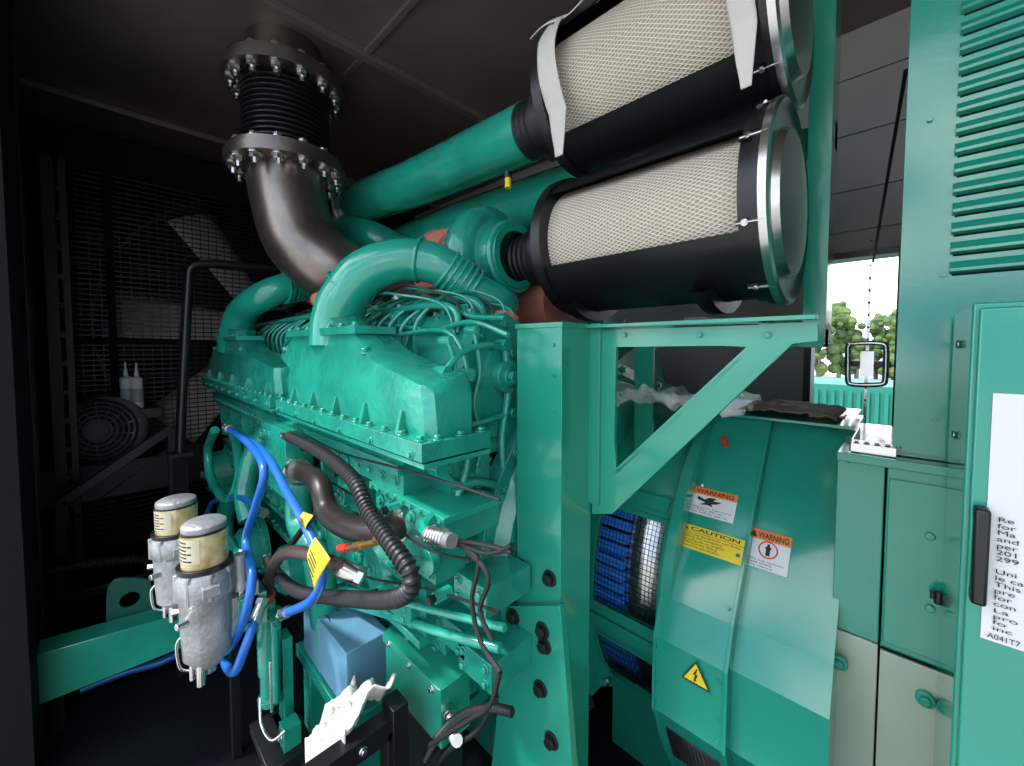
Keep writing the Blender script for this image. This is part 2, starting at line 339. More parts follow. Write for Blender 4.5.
# ================================================================ ENGINE
eng=empty('diesel_engine')
YE=.45; YB=.60
def hood(x0,x1,pipe_x,name):
    b=MB(); L=x1-x0
    z0=1.40
    def rc(xa,xb,ya,yb,z,zs=0,c=.02): return [V((xa+c,ya,z)),V((xb-c,ya,z)),V((xb,ya+c,z)),V((xb,yb-c,z+zs)),V((xb-c,yb,z+zs)),V((xa+c,yb,z+zs)),V((xa,yb-c,z+zs)),V((xa,ya+c,z))]
    rings=[rc(x0+.02,x1-.02,YE+.02,YB,z0),rc(x0+.02,x1-.02,YE+.012,YB,z0+.085,.01),rc(x0+.04,x1-.04,YE+.02,YB,z0+.12,.02),
           rc(pipe_x-.40,pipe_x+.40,YE+.03,YB,z0+.165,.02),rc(pipe_x-.27,pipe_x+.27,YE+.04,YB,z0+.245,.0)]
    b.loft(rings,CAST)
    b.box((x0,YE-.015,z0-.03),(x1,YB+.02,z0+.008),CAST); b.box((x0,YE-.01,z0-.045),(x1,YB+.02,z0-.034),GREEN)
    n=int(L/.07); b.bolts((x0+.03,YE+.002,z0+.008),(x1-.03,YE+.002,z0+.008),n,Zp,.009,GREEN); b.bolts((x1-.01,YE+.03,z0+.008),(x1-.01,YB,z0+.008),3,Zp,.009,GREEN)
    b.bolts((x0+.04,YE-.015,z0-.02),(x1-.04,YE-.015,z0-.02),n//2,-Yp,.007,GREEN)
    for i in range(5):
        xx=x0+.12+i*(L-.24)/4; b.prism([V((xx-.006,YE-.004,z0+.008)),V((xx-.006,YE+.02,z0+.008)),V((xx-.006,YE+.02,z0+.06)),V((xx-.006,YE+.008,z0+.06))],(.012,0,0),CAST)
    b.box((pipe_x-.29,YE+.025,z0+.238),(pipe_x+.29,YB,z0+.26),CAST)
    b.bolts((pipe_x-.27,YE+.038,z0+.26),(pipe_x+.27,YE+.038,z0+.26),7,Zp,.009,GREEN)
    b.loft([rc(pipe_x-.18,pipe_x+.18,YE+.05,YB,z0+.26,0,.04),rc(pipe_x-.11,pipe_x+.11,YE+.045,YB+.02,z0+.30,0,.06)],CAST)
    b.bolt((pipe_x+.33,YE+.04,z0+.19),V((.3,-.5,1)),.012,GREEN); b.bolt((pipe_x-.33,YE+.04,z0+.19),V((-.3,-.5,1)),.012,GREEN)
    return b.obj(name,eng,bevel=.006)
xa=SY(280,403,YE).x; xb=SY(428,447,YE).x
hood(xa,xb,SY(338,330,.55).x,'aftercooler_cover')
xc=max(SY(204,385,YE).x,-3.35)
hood(xc,xa-.08,SY(240,340,.55).x,'aftercooler_cover_front')
# crankcase and banks
b=MB(); X0=max(xc,-3.3)+.05; X1=-.86
prof=[(.62,1.0),(.58,1.05),(.60,1.2),(.50,1.24),(.50,1.355),(.66,1.36),(.64,1.5),(.74,1.64),(1.02,1.58),(1.3,1.45),(1.6,1.58),(1.85,1.66),(2.0,1.4),(1.95,1.0),(1.85,.55),(.75,.55),(.70,.8),(.56,.84),(.56,.98)]
b.prism([V((X0,y,z)) for y,z in prof],(X1-X0,0,0),CAST)
b.box((X0+.15,.85,.22),(X1-.05,1.7,.56),CAST)
nd=8; w=(X1-X0)/nd
for i in range(nd):
    xx=X0+i*w
    b.box((xx+.03,.535,.87),(xx+w-.03,.565,.96),CAST); b.box((xx+.05,.69,.62),(xx+w-.05,.72,.78),GREEN)
    b.box((xx+.04,.56,1.06),(xx+w-.04,.60,1.19),CAST)
    for u in(.06,w/2,w-.06):
        for zz in(.885,.945): b.bolt((xx+u,.535,zz),-Yp,.009,GREEN)
    for u in(.06,w-.06):
        for zz in(1.08,1.17): b.bolt((xx+u,.56,zz),-Yp,.010,GREEN)
        for zz in(.64,.76): b.bolt((xx+u,.69,zz),-Yp,.010,GREEN)
    b.prism([V((xx-.01,.62,1.0)),V((xx-.01,.53,1.03)),V((xx-.01,.52,1.22)),V((xx-.01,.62,1.23))],(.02,0,0),CAST)
    b.cyl((xx+w/2,.56,1.12),(xx+w/2,.525,1.12),.032,CAST,20); b.bolt((xx+w/2,.525,1.12),-Yp,.013,GREEN)
b.bolts((X0+.05,.50,1.27),(X1-.03,.50,1.27),34,-Yp,.0085,GREEN); b.bolts((X0+.05,.50,1.335),(X1-.03,.50,1.335),28,-Yp,.0075,GREEN)
b.box((X0,.485,1.29),(X1,.505,1.315),CAST); b.box((X0,.53,.985),(X1,.6,1.0),CAST); b.box((X0,.54,.83),(X1,.7,.85),CAST)
b.box((X0,.66,.55),(X1,.8,.585),CAST); b.bolts((X0+.04,.665,.585),(X1-.04,.665,.585),30,Zp,.009,GREEN)
for i in range(nd):
    xx=X0+.02+i*w
    r=[(0,.64,1.42),(0,.70,1.64),(0,.74,1.70),(0,.88,1.69),(0,1.05,1.6),(0,.95,1.4)]
    b.prism([V((xx+.02,q[1],q[2])) for q in r],(w-.05,0,0),CAST)
    b.box((xx+.06,.76,1.68),(xx+w-.09,.86,1.73),CAST)
    for u in(.05,w-.07):
        b.bolt((xx+u,.755,1.70),Zp,.011,GREEN); b.bolt((xx+u,.87,1.69),Zp,.011,GREEN); b.bolt((xx+u,.67,1.54),V((0,-1,.3)),.010,GREEN)
b.obj('engine_block',eng,bevel=.006)
# rear end of the near bank, gear housing and plumbing
b=MB(); b.lathe((X1-.02,1.25,.95),Xp,[(0,.60),(.12,.60),(.12,.56),(.15,.53),(.15,.3)],CAST,56)
for i in range(28): a=2*pi*i/28; b.bolt((X1+.10,1.25+.58*cos(a),.95+.58*sin(a)),Xp,.012,GREEN)
bank=[(.58,1.30),(.63,1.52),(.70,1.66),(.80,1.70),(.98,1.62),(.93,1.36),(.80,1.26)]
b.prism([V((X1,y,z)) for y,z in bank],(.05,0,0),CAST)
cx,cy=.77,1.48
for y,z in bank: b.bolt((X1+.05,cx+(y-cx)*.84,cy+(z-cy)*.84),Xp,.010,GREEN)
b.prism([V((X1+.05,cx+(y-cx)*.6,cy+(z-cy)*.6)) for y,z in bank],(.02,0,0),CAST)
b.cyl((X1+.07,.77,1.52),(X1+.10,.77,1.52),.045,CAST,24); b.bolt((X1+.10,.77,1.52),Xp,.018,GREEN)
for px,py,ww,hh,dd in((452,462,.13,.12,.08),(485,475,.10,.16,.05),(495,430,.08,.10,.06),(505,505,.10,.05,.09),(440,505,.09,.09,.05)):
    p=SX(px,py,X1); b.box((X1-.01,p.y-ww/2,p.z-hh/2),(X1+dd,p.y+ww/2,p.z+hh/2),CAST)
    for sy in(-1,1):
        for sz in(-1,1): b.bolt((X1+dd,p.y+sy*(ww/2-.016),p.z+sz*(hh/2-.016)),Xp,.008,GREEN)
for pts,r in (([(455,505),(466,470),(470,435),(462,400),(468,375)],.010),([(474,330),(480,370),(474,405),(482,440),(476,470)],.006),
              ([(505,345),(508,390),(502,440),(505,490)],.010),([(440,468),(455,485),(480,482),(512,490)],.012),([(445,372),(462,352),(490,345),(512,352)],.009),([(436,400),(450,420),(470,425),(512,412)],.008),([(448,340),(455,370),(450,420)],.006)):
    b.sweep([SX(x,y,X1+.09) for x,y in pts],r,GREEN,10)
    q=SX(*pts[0],X1+.09); b.cyl(q-Xp*.03,q+Xp*.012,r*1.8,GREEN,6); q=SX(*pts[-1],X1+.09); b.cyl(q-Xp*.03,q+Xp*.012,r*1.8,GREEN,6)
b.obj('engine_end_plumbing',eng,bevel=.004)
# bank top fuel lines
b=MB()
for i in range(24):
    x=-2.9+i*.08; h=random.uniform(.0,.03)
    b.sweep([V((x,.665,1.56)),V((x+.02,.66,1.67+h*.4)),V((x+.05+random.uniform(0,.06),.78,1.75+h)),V((x+.04,.94,1.72+h*.5)),V((x+.02,1.03,1.63))],.0065,GREEN,8,6)
b.sweep([V((-3.0,.80,1.77)),V((-2.2,.81,1.78)),V((-1.4,.80,1.76)),V((-.98,.80,1.75)),V((-.92,.82,1.68))],.015,GREEN,10)
b.sweep([V((-3.0,.70,1.74)),V((-2.2,.70,1.75)),V((-1.4,.70,1.73)),V((-.95,.70,1.72)),V((-.9,.7,1.64))],.011,GREEN,10)
for k in range(7):
    y0=.66+.035*k; z0=1.75+.012*(k%3); b.sweep([V((-1.5+.04*k,y0,z0-.02)),V((-1.3,y0+.02*sin(k*2),z0+.03)),V((-1.1,y0-.02,z0+.01+.02*(k%2))),V((-.95+.01*k,y0+.03,z0-.03)),V((-.88,y0+.02,z0-.14))],.0045,(GREEN,RUB,GREEN)[k%3],8,6)
for px,py,Y in((418,322,.72),(445,320,.76),(470,328,.82),(492,325,.9),(400,318,.7)):
    p=SY(px,py,Y); b.box(p-V((.025,.02,.02)),p+V((.025,.02,.02)),CAST); b.bolt(p-V((0,.02,0)),-Yp,.010,GREEN); b.cyl(p+Zp*.02,p+Zp*.045,.011,GREEN,12); b.cyl(p-Zp*.06,p,.008,GREEN,8)
b.obj('fuel_lines',eng,bevel=.003)
# oil cooler / side housing
b=MB(); a=SY(376,484,.50); cX=-.69
b.box((a.x,.50,1.17),(cX,.66,1.235),CAST); b.box((a.x-.02,.49,1.225),(cX+.01,.66,1.24),GREEN)
b.bolts((a.x,.49,1.232),(cX,.49,1.232),9,-Yp,.006,GREEN); b.bolts((a.x+.03,.50,1.2),(cX-.03,.50,1.2),6,-Yp,.010,GREEN)
b.box((a.x+.1,.53,1.04),(cX-.08,.62,1.17),CAST); b.bolts((a.x+.14,.53,1.15),(cX-.10,.53,1.15),6,-Yp,.009,GREEN); b.bolts((a.x+.14,.53,1.06),(cX-.10,.53,1.06),6,-Yp,.009,GREEN)
b.cyl((a.x+.22,.53,1.10),(a.x+.22,.51,1.10),.03,CAST,20)
p=SY(264,420,.44); q=SY(290,500,.44); b.box((p.x,.43,q.z),(q.x,.52,p.z),GREEN); b.bolts((p.x+.05,.43,p.z-.05),(p.x+.05,.43,q.z+.05),3,-Yp,.016,GREEN)
b.obj('side_housing',eng,bevel=.005)
# lower pipes and water pump
b=MB()
b.sweep([SY(215,430,.4),SY(208,450,.4),SY(212,480,.4),SY(228,500,.42),SY(240,470,.45),SY(232,430,.5)],.022,GREEN,14)
b.sweep([SY(250,520,.45),SY(245,490,.45),SY(255,450,.5),SY(270,430,.55)],.045,CAST,16)
b.sweep([SY(300,480,.47),SY(300,520,.47),SY(318,560,.47),SY(325,620,.5)],.045,CAST,18)
b.sweep([SY(228,560,.5),SY(225,520,.5),SY(232,490,.52)],.05,CAST,16)
for px,py,Y,k in((228,470,.55,1.0),(300,565,.6,.8),(350,525,.58,.7),(258,545,.6,.9),(395,560,.6,.6)):
    c=SY(px,py,Y); b.lathe(c+V((0,-.12*k,0)),Yp,[(0,.001),(0,.10*k),(.03*k,.13*k),(.12*k,.14*k),(.12*k,.18*k),(.15*k,.18*k)],CAST,32)
    for i in range(8): a=i*pi/4+.2; b.bolt(c+V((.16*k*cos(a),0,.16*k*sin(a))),-Yp,.010,GREEN)
    b.bolt(c+V((0,-.12*k,0)),-Yp,.022*k,GREEN)
for k,(x,y) in enumerate(((335,585),(368,600),(430,600),(465,625),(485,585),(350,620),(412,640),(490,655))):
    p=SY(x,y,.64); b.box(p-V((.06,.05,.035)),p+V((.06,.1,.035)),CAST)
    for sx in(-.04,.04): b.bolt(p+V((sx,-.05,.018)),-Yp,.008,GREEN); b.bolt(p+V((sx,-.05,-.018)),-Yp,.008,GREEN)
b.box((-1.5,.62,.60),(X1,.75,.80),CAST); b.bolts((-1.45,.62,.77),(X1-.04,.62,.77),8,-Yp,.010,GREEN)
b.sweep([SY(330,600,.55),SY(380,612,.55),SY(440,632,.55),SY(500,648,.6)],.012,GREEN,12)
b.sweep([SY(330,585,.53),SY(380,597,.53),SY(440,612,.55),SY(505,628,.58)],.009,GREEN,12)
b.obj('lower_plumbing',eng,bevel=.004)
# turbochargers + charge pipes
def turbo(c,s,name):
    b=MB(); c=V(c)
    b.lathe(c,Xp,[(.12*s,.09*s),(.12*s,.115*s),(.05*s,.125*s),(.02*s,.18*s),(0,.185*s),(-.02*s,.17*s),(-.05*s,.18*s),(-.07*s,.12*s),(-.16*s,.09*s)],CAST,40)
    pts=[];rs=[]
    for i in range(15):
        a=rad(-90+i*24); pts.append(c+V((-.02*s,-.15*s*cos(a),.15*s*sin(a)))); rs.append((.075-.0028*i)*s)
    b.sweep(pts,rs,CAST,16,5)
    b.torus(c+Xp*.1*s,Xp,.12*s,.012,GREEN,32)
    b.lathe(c,Xp,[(-.15*s,.08*s),(-.17*s,.16*s),(-.3*s,.18*s),(-.36*s,.14*s),(-.42*s,.1*s)],SALM,32)
    b.sweep([c+V((-.26*s,0,0)),c+V((-.28*s,-.06,-.14)),c+V((-.3*s,-.08,-.28))],[.1,.09,.085],SALM,16)
    for i in range(12): a=i*pi/6; b.bolt(c+V((.0,.19*s*cos(a),.19*s*sin(a))),Xp,.009,GREEN)
    b.obj(name,eng)
tc=V((-1.13,1.06,1.93)); turbo(tc,1.0,'turbocharger')
t2=V((-2.35,1.1,1.98)); turbo(t2,1.0,'turbocharger_front')
b=MB()
P=[tc+V((-.02,-.02,-.16)),SY(500,305,.98),SY(472,290,.88),SY(440,266,.78),SY(405,260,.7),SY(368,271,.61),SY(345,298,.56),SY(338,322,.55),SY(338,345,.55)]
b.sweep(P,[.066,.067,.065,.066,.070,.073,.077,.084,.09],GREEN,26,8)
for k in range(6):
    q=SY(446+k*5,270+k*3.4,.80+.016*k); d=(SY(472,290,.88)-SY(440,266,.78)); b.torus(q,d,.067,.008,GREEN,28,8)
q=SY(420,260,.735); b.torus(q,SY(440,266,.78)-SY(405,260,.7),.071,.007,GREEN,28,8)
q=SY(350,290,.575); b.torus(q,SY(345,298,.56)-SY(368,271,.61),.079,.007,GREEN,28,8)
P=[SY(316,287,.9),SY(290,286,.75),SY(262,297,.62),SY(244,311,.57),SY(237,330,.55),SY(236,350,.55)]
b.sweep(P,[.072,.076,.078,.08,.087,.092],GREEN,26,8)
for k in range(6): q=SY(304-k*4,286.5+k*.4,.84-.025*k); b.torus(q,SY(290,286,.75)-SY(316,287,.9),.079,.009,GREEN,24,8)
b.sweep([V((-1.04,1.16,2.42)),V((-1.8,1.16,2.45)),V((-2.55,1.16,2.50)),V((-2.85,1.18,2.42)),V((-2.95,1.2,2.2))],[.105,.112,.125,.13,.13],GREEN,32,10)
b.lathe((-2.58,1.16,2.5),Xp,[(-.03,.13),(-.03,.15),(.03,.15),(.03,.13)],SIL,32)
b.sweep([SY(390,250,1.45),SY(450,228,1.45),SY(560,196,1.45),SY(600,188,1.45)],.12,GREEN,28)
b.sweep([SY(350,230,1.1),SY(372,238,1.15),SY(400,250,1.3),SY(440,260,1.5)],.1,GREEN,24)
q=SY(508,188,1.05); b.cyl(q,q+Zp*.035,.012,YEL,16); b.cyl(q+Zp*.035,q+Zp*.055,.016,BLACK,16)
b.obj('charge_air_pipes',eng)
b=MB()
b.sweep([V((-3.0,1.3,1.8)),V((-2.2,1.3,1.82)),V((-1.3,1.3,1.8)),V((-.98,1.3,1.78))],.13,SALM,20)
for px,py,Y,r in((318,296,1.0,.09),(322,300,.72,.05),(456,250,.92,.055),(450,242,1.0,.06),(482,322,.86,.05),(503,322,.9,.05),(470,300,.98,.07),(438,300,.84,.06)):
    p=SY(px,py,Y); b.sph(p,r,SALM,16,(1.2,1,.8))
b.sweep([SY(400,300,.9),SY(402,318,.88),SY(396,335,.86)],.035,SIL,14,8,rib=(.006,.012))
b.obj('exhaust_manifold',eng)
b=MB()
for pts,Y in (([(430,245),(445,230),(470,228),(480,250)],1.0),([(375,312),(400,308),(440,303),(470,316),(505,318)],.72),([(380,322),(430,330),(470,322),(508,335)],.68),([(400,335),(440,330),(460,345),(470,380)],.64),
              ([(320,345),(300,330),(285,345)],.6)):
    b.sweep([SY(x,y,Y) for x,y in pts],.007,GREEN,8)
b.obj('breather_lines',eng)
b=MB()
for pts in ([(300,432),(340,452),(390,466),(440,480),(500,500)],[(310,470),(360,500),(420,545),(470,560)],[(330,565),(370,578),(430,590),(500,612)]):
    b.sweep([SY(x,y,.485) for x,y in pts],.003,RUB,8)
for x,y in((318,446),(352,470),(372,510),(402,505),(418,560),(450,590),(392,585),(360,565)):
    q=SY(x,y,.5); b.cyl(q,q-Yp*.04,.012,GREEN,6); b.cyl(q-Yp*.04,q-Yp*.055,.009,RUB,10)
b.obj('sensor_harness',eng)
b=MB(); b.box((-3.5,.72,.03),(1.2,.86,.24),BLACK); b.box((-3.5,1.7,.03),(1.2,1.84,.24),BLACK); b.box((-3.5,.70,.24),(1.2,.9,.26),BLACK); b.box((-3.5,.7,.0),(1.2,.9,.03),BLACK)
b.obj('base_skid_rail',bevel=.004)
# ================================================================ SUPPORT FRAME
b=MB(); YP=.75
pl=SY(517,330,YP).x; pr=SY(562,330,YP).x; zt=SY(540,323,YP).z; Yb=SX(592,330,pr).y
b.box((pl,YP,.02),(pr,Yb,zt),FRAME); b.box((pl-.004,YP-.004,zt-.012),(pr+.004,Yb,zt),FRAME)
f=[SY(508,606,YP-.02),SY(560,606,YP-.02),SY(575,800,YP-.02),SY(488,800,YP-.02)]
b.prism(f,(0,.02,0),FRAME)
for x,y in((514,616),(514,632),(543,630),(545,645),(541,688),(552,740)): b.bolt(SY(x,y,YP-.02),-Yp,.014,BLACK)
b.bolt(SY(522,566,YP),-Yp,.014,BLACK); b.bolt(SY(550,578,YP),-Yp,.014,BLACK)
for y in(345,375,410): b.bolt(SY(554,y,YP),-Yp,.004,FRAME)
def tri(Y,t,dx=0):
    O=[(592,327),(818,322),(818,341),(792,344),(612,514),(592,514)]; I=[(616,347),(700,346),(728,346),(746,347),(616,468),(614,440)]
    o=[SY(x,y,Yb)+V((dx,Y-Yb,0)) for x,y in O]; i=[SY(x,y,Yb)+V((dx,Y-Yb,0)) for x,y in I]
    b.ringframe(o,i,(0,t,0),FRAME)
tri(Yb,.012); tri(Yb+.40,.012,-.09)
p0=SY(592,327,Yb); p1=SY(818,322,Yb); b.box((p0.x,Yb,p0.z-.01),(p1.x-.09,Yb+.42,p0.z),FRAME); b.box((p0.x,Yb-.03,p0.z-.004),(p1.x,Yb,p0.z+.004),FRAME)
d0=SY(616,468,Yb); d1=SY(746,347,Yb); b.beam(d0+V((0,.03,-.012)),d1+V((0,.03,-.012)),.06,.008,FRAME)
for x in(625,700,768): b.bolt(SY(x,335,Yb),-Yp,.005,FRAME); b.bolt(SY(x,323,Yb-.015),Zp,.007,BLACK)
b.box((pr-.01,Yb-.01,1.2),(p0.x+.03,Yb+.01,zt),FRAME)
xl=SY(806,200,1.44).x; xr=SY(830,200,1.44).x; b.box((xl,1.44,1.6),(xr,1.56,CZ-.02),FRAME); b.box((-1.0,1.5,.9),(-.92,1.58,CZ-.02),FRAME); b.box((-1.0,1.5,2.18),(xr,1.55,2.26),FRAME)
b.box((xl-.3,1.40,p0.z-.05),(xr,1.5,p0.z),FRAME)
for X in(-.78,-.38):
    b.box((X,.98,p0.z-.005),(X+.05,1.4,p0.z+.02),BLACK)
    b.lathe((X,1.16,1.94),Xp,[(0,.219),(.04,.219),(.04,.25),(0,.25),(0,.219)],BLACK,20,rad(235),rad(305),ref=(-Yp,Zp))
    b.box((X,1.38,2.4),(X+.04,1.5,2.5),BLACK)
b.obj('filter_support_frame',bevel=.003)
# ================================================================ ALTERNATOR
alt=empty('alternator')
b=MB(); AY,AZ,AR=1.72,.80,.60; DX0,DX1=-.80,-.46
def patch(x0,x1,t0,t1,r,m,th=.012,k=None):
    k=k or max(2,int((t1-t0)/4)); ref=(-Yp,Zp)
    b.lathe((0,AY,AZ),Xp,[(x0,r),(x1,r),(x1,r-th),(x0,r-th),(x0,r)],m,k,rad(t0),rad(t1),ref=ref)
xv0,xv1=-.715,-.50
wins=[(-33,-16),(-4,26)]
patch(DX0,xv0,-90,100,AR,FRAME); patch(xv1,DX1,-90,100,AR,FRAME)
lo=-90
for s0,s1 in sorted(wins): patch(xv0,xv1,lo,s0,AR,FRAME); lo=s1
patch(xv0,xv1,lo,100,AR,FRAME)
for i in range(90):
    a=i*4; patch(DX0,DX0+.17,a,a+2.9,AR-.03,BLUEW,.03,2)
b.lathe((0,AY,AZ),Xp,[(DX0,AR-.085),(DX0+.165,AR-.085),(DX0+.165,AR-.12),(DX1,AR-.12)],BLACK,48)
b.lathe((0,AY,AZ),Xp,[(DX0+.175,AR-.05),(DX0+.20,AR-.04),(DX0+.24,AR-.05),(DX0+.30,AR-.09)],SIL,48)
for s0,s1 in wins:
    n=int((xv1-xv0)/.0125)
    for i in range(n): x=xv0+.0125*i; patch(x,x+.0013,s0,s1,AR-.001,BLACK,.002)
    k=int((s1-s0)/1.4)
    for i in range(k): t=s0+i*(s1-s0)/k; patch(xv0,xv1,t,t+.14,AR-.001,BLACK,.002,2)
    for x in(xv0-.012,xv1): patch(x,x+.012,s0-1,s1+1,AR+.004,FRAME,.01)
    for t in(s0-1.2,s1): patch(xv0,xv1,t,t+1.2,AR+.004,FRAME,.01,2)
patch(xv0-.03,xv1,-12,-8,AR+.008,FRAME,.012); patch(xv0-.03,xv1,29,33,AR+.012,FRAME,.012)
for x,r,ww in((DX0-.03,AR+.05,.035),(DX0+.01,AR+.012,.012),(DX1-.02,AR+.03,.03)): patch(x,x+ww,-90,110,r,FRAME,.05)
b.lathe((0,AY,AZ),Xp,[(DX0-.05,AR-.03),(DX0,AR-.03),(DX0,.1)],CAST,48)
for i in range(18):
    t=rad(-85+i*10.5); b.bolt((DX0+.005,AY-(AR+.03)*cos(t),AZ+(AR+.03)*sin(t)),Xp,.012,SIL)
b.box((DX0,1.4,.0),(0,2.1,.3),FRAME)
b.obj('drum',alt,bevel=.0)
# cowl
cowl=[(1.85,1.375),(1.46,1.375),(1.43,1.34),(1.289,1.154),(1.104,.89),(1.062,.79),(1.06,.58),(1.15,.39),(1.28,.18),(1.4,.1),(1.85,.1)]
SM=-.288
b=MB(); b.prism([V((-.48,y,z)) for y,z in cowl],(SM+.48,0,0),CABG)
c2=[(y+(.035 if y<1.8 else 0),z-(.012 if z>.5 else -.01)) for y,z in cowl]; b.prism([V((SM-.01,y,z)) for y,z in c2],(-.092-SM+.01,0,0),CABG)
b.prism([V((SM-.008,y-(.006 if y<1.8 else 0),z)) for y,z in cowl],(.008,0,0),CABG)
b.prism([V((-.48,y-(.006 if y<1.8 else 0),z)) for y,z in cowl],(.008,0,0),CABG)
b.box((-.52,1.43,1.375),(-.10,1.86,1.383),CABG)
for y,z in((1.36,1.25),(1.2,1.03),(1.12,.92)): b.bolt((SM-.02,y,z),V((0,-.8,.6)),.004,CABG)
for z in(.76,.66,.6): b.bolt((SM-.02,1.06,z),-Yp,.004,CABG); b.bolt((-.465,1.06,z),-Yp,.004,CABG)
q=SY(725,446,1.385); b.cyl(q,q+V((0,-.02,.03)),.008,REDM,10); b.bolt((-.44,1.30,1.17),V((0,-.8,.6)),.005,SIL)
gp,gq=V((0,1.06,.58)),V((0,1.15,.39)); gd=(gq-gp)
for i in range(16): t=.3+.045*i; p=gp+gd*t; b.cyl(p+V((-.45,-.004,0)),p+V((-.31,-.004,0)),.0012,BLACK,5)
for i in range(13): x=-.45+.0113*i; b.cyl(gp+gd*.3+V((x,-.004,0)),gp+gd*.99+V((x,-.004,0)),.0012,BLACK,5)
b.add([gp+gd*.3+V((-.45,-.0015,0)),gp+gd*.3+V((-.31,-.0015,0)),gp+gd*.99+V((-.31,-.0015,0)),gp+gd*.99+V((-.45,-.0015,0))],[(0,1,2,3)],BLACKM)
b.obj('air_inlet_cowl',alt,bevel=.005,seg=3,ang=12)
sl=(V((0,1.104,.89))-V((0,1.289,1.154))).normalized(); up=-sl; nr=Xp.cross(up); fp=V((0,1.289,1.154))
def label(name,x0,y0,x1,y1,kind):
    off=nr*(-.0335) if kind==3 else nr*0
    p=hit(x0,y0,fp+off,nr); q=hit(x1,y1,fp+off,nr); w=q.x-p.x; h=abs((q-p).dot(up)); b=MB(); o=V((p.x,p.y,p.z))
    pt=lambda u,v,e=.001: o+Xp*w*u-up*h*v+nr*e
    def quad(u0,v0,u1,v1,m,e): b.add([pt(u0,v0,e),pt(u1,v0,e),pt(u1,v1,e),pt(u0,v1,e)],[(0,3,2,1)],m)
    quad(0,0,1,1,YEL if kind==2 else WHITE,.0015); quad(0,0,1,.26,YEL if kind==2 else ORG,.0020)
    if kind==2: quad(.0,.27,1,.285,INK,.0022)
    b.add([pt(.05,.22,.0025),pt(.19,.22,.0025),pt(.12,.04,.0025)],[(0,1,2)],INK)
    if kind==1:
        b.add([pt(u,v,.0025) for u,v in((.28,.34),(.42,.42),(.5,.32),(.64,.30),(.58,.42),(.74,.40),(.66,.5),(.56,.55),(.6,.64),(.48,.6),(.34,.64),(.44,.52),(.28,.46))],[tuple(range(13))],INK)
    if kind==3:
        c=pt(.5,.48,.003)
        for i in range(20):
            a=2*pi*i/20; a2=2*pi*(i+1)/20; f_=lambda a,r:c+Xp*w*r*cos(a)+up*w*r*sin(a)
            b.add([f_(a,.20),f_(a2,.20),f_(a2,.235),f_(a,.235)],[(0,1,2,3)],REDM)
        b.add([c+Xp*w*u+up*w*v for u,v in((-.05,-.16),(.05,-.16),(.05,.02),(.09,.04),(.03,.10),(.03,.16),(-.03,.16),(-.03,.10),(-.09,.04),(-.05,.02))],[tuple(range(10))],INK)
    ob=b.obj(name,smooth=False)
    text('WARNING' if kind!=2 else 'CAUTION',pt(.22,.055,.0015),Xp,up,w*.72,h*.155,INK,ob,'heading',bold=.02)
    if kind==1: text('Rotating parts. Can cause\nsevere injury. Do not\noperate without guards.',pt(.05,.69,.001),Xp,up,w*.9,h*.27,INK,ob)
    if kind==2: text('Do not use generator eye bolts\nfor lifting the complete\ngenerating set or engine.\nSee Manual for lifting\nof complete generator.',pt(.04,.32,.001),Xp,up,w*.92,h*.62,INK,ob)
    if kind==3: text('Do not remove\nlead shield\nsee manual',pt(.1,.76,.001),Xp,up,w*.8,h*.2,INK,ob)
label('warning_label',687,484,733,524,1)
label('caution_label',679,521,741,566,2)
label('warning_label',751,527,787,578,3)
b=MB()
def P2(u,v,e): return c+V((u,0,v))+V((0,-e,0))
c=SY(696,674,1.053)
for s,m_,e in((.036,INK,.001),(.030,YEL,.002)): b.add([P2(-s,-s*.8,e),P2(s,-s*.8,e),P2(0,s*.95,e)],[(0,1,2)],m_)
b.add([P2(u*.001,v*.001,.003) for u,v in((2,16),(-7,-3),(-1,-2),(-4,-15),(-6,-13),(-3,-21),(3,-15),(0,-14),(6,1),(0,0),(5,16))],[tuple(range(11))],INK)
b.obj('high_voltage_sign',smooth=False)
b=MB()
def fn(s,t):
    x=-.97+.66*s; y=1.12+.3*t; return V((x,y,1.385+.05*s*(1-s)*2+.05*noise.noise(V((s*6,t*4,1)))+.04*noise.noise(V((s*15,t*12,3)))+.05*s))
b.sheet(fn,50,28,PLAST); b.obj('plastic_bag',smooth=False)
b=MB()
def fn(s,t): return V((-.40+.27*s,1.45+.3*t,1.392+.02*abs(noise.noise(V((s*6,t*5,5))))+.012*sin(s*3.1)))
b.sheet(fn,24,16,CARD); b.obj('cardboard_sheet',solid=.003)
# ================================================================ CONTROL CABINETS
YC=1.25
b=MB(); z0=SY(897,455,YC).z; z1=2.36; b.box((-.012,YC,z0),(1.3,1.75,z1),CABG); b.box((-.012,YC-.012,z0+.01),(1.3,YC,z1-.02),CABG)
pz=SY(985,272,YC).z; xL=SY(952,200,YC).x
k=0
while pz+k*.040<z1-.06:
    z=pz+k*.040
    b.prism([V((xL,YC-.012,z)),V((xL,YC-.026,z+.004)),V((xL,YC-.026,z+.010)),V((xL,YC-.012,z+.026))],(.5,0,0),CABG); b.box((xL+.004,YC-.0135,z-.004),(xL+.496,YC-.0125,z),BLACKM)
    k+=1
for x,y in((943,275),(930,120),(935,420)): b.cyl(SY(x,y,YC-.012),SY(x,y,YC-.012)-Yp*.006,.005,CABG,12)
b.obj('control_cabinet',bevel=.003)
b=MB(); xx0=SY(836,500,1.22).x; xm=SY(884,560,1.22).x; zz=SY(920,662,1.21).z
b.box((xx0,1.22,zz),(xm-.004,1.7,z0-.02),CABG); b.box((xx0,1.22,0.02),(xm-.004,1.7,zz-.004),PALE)
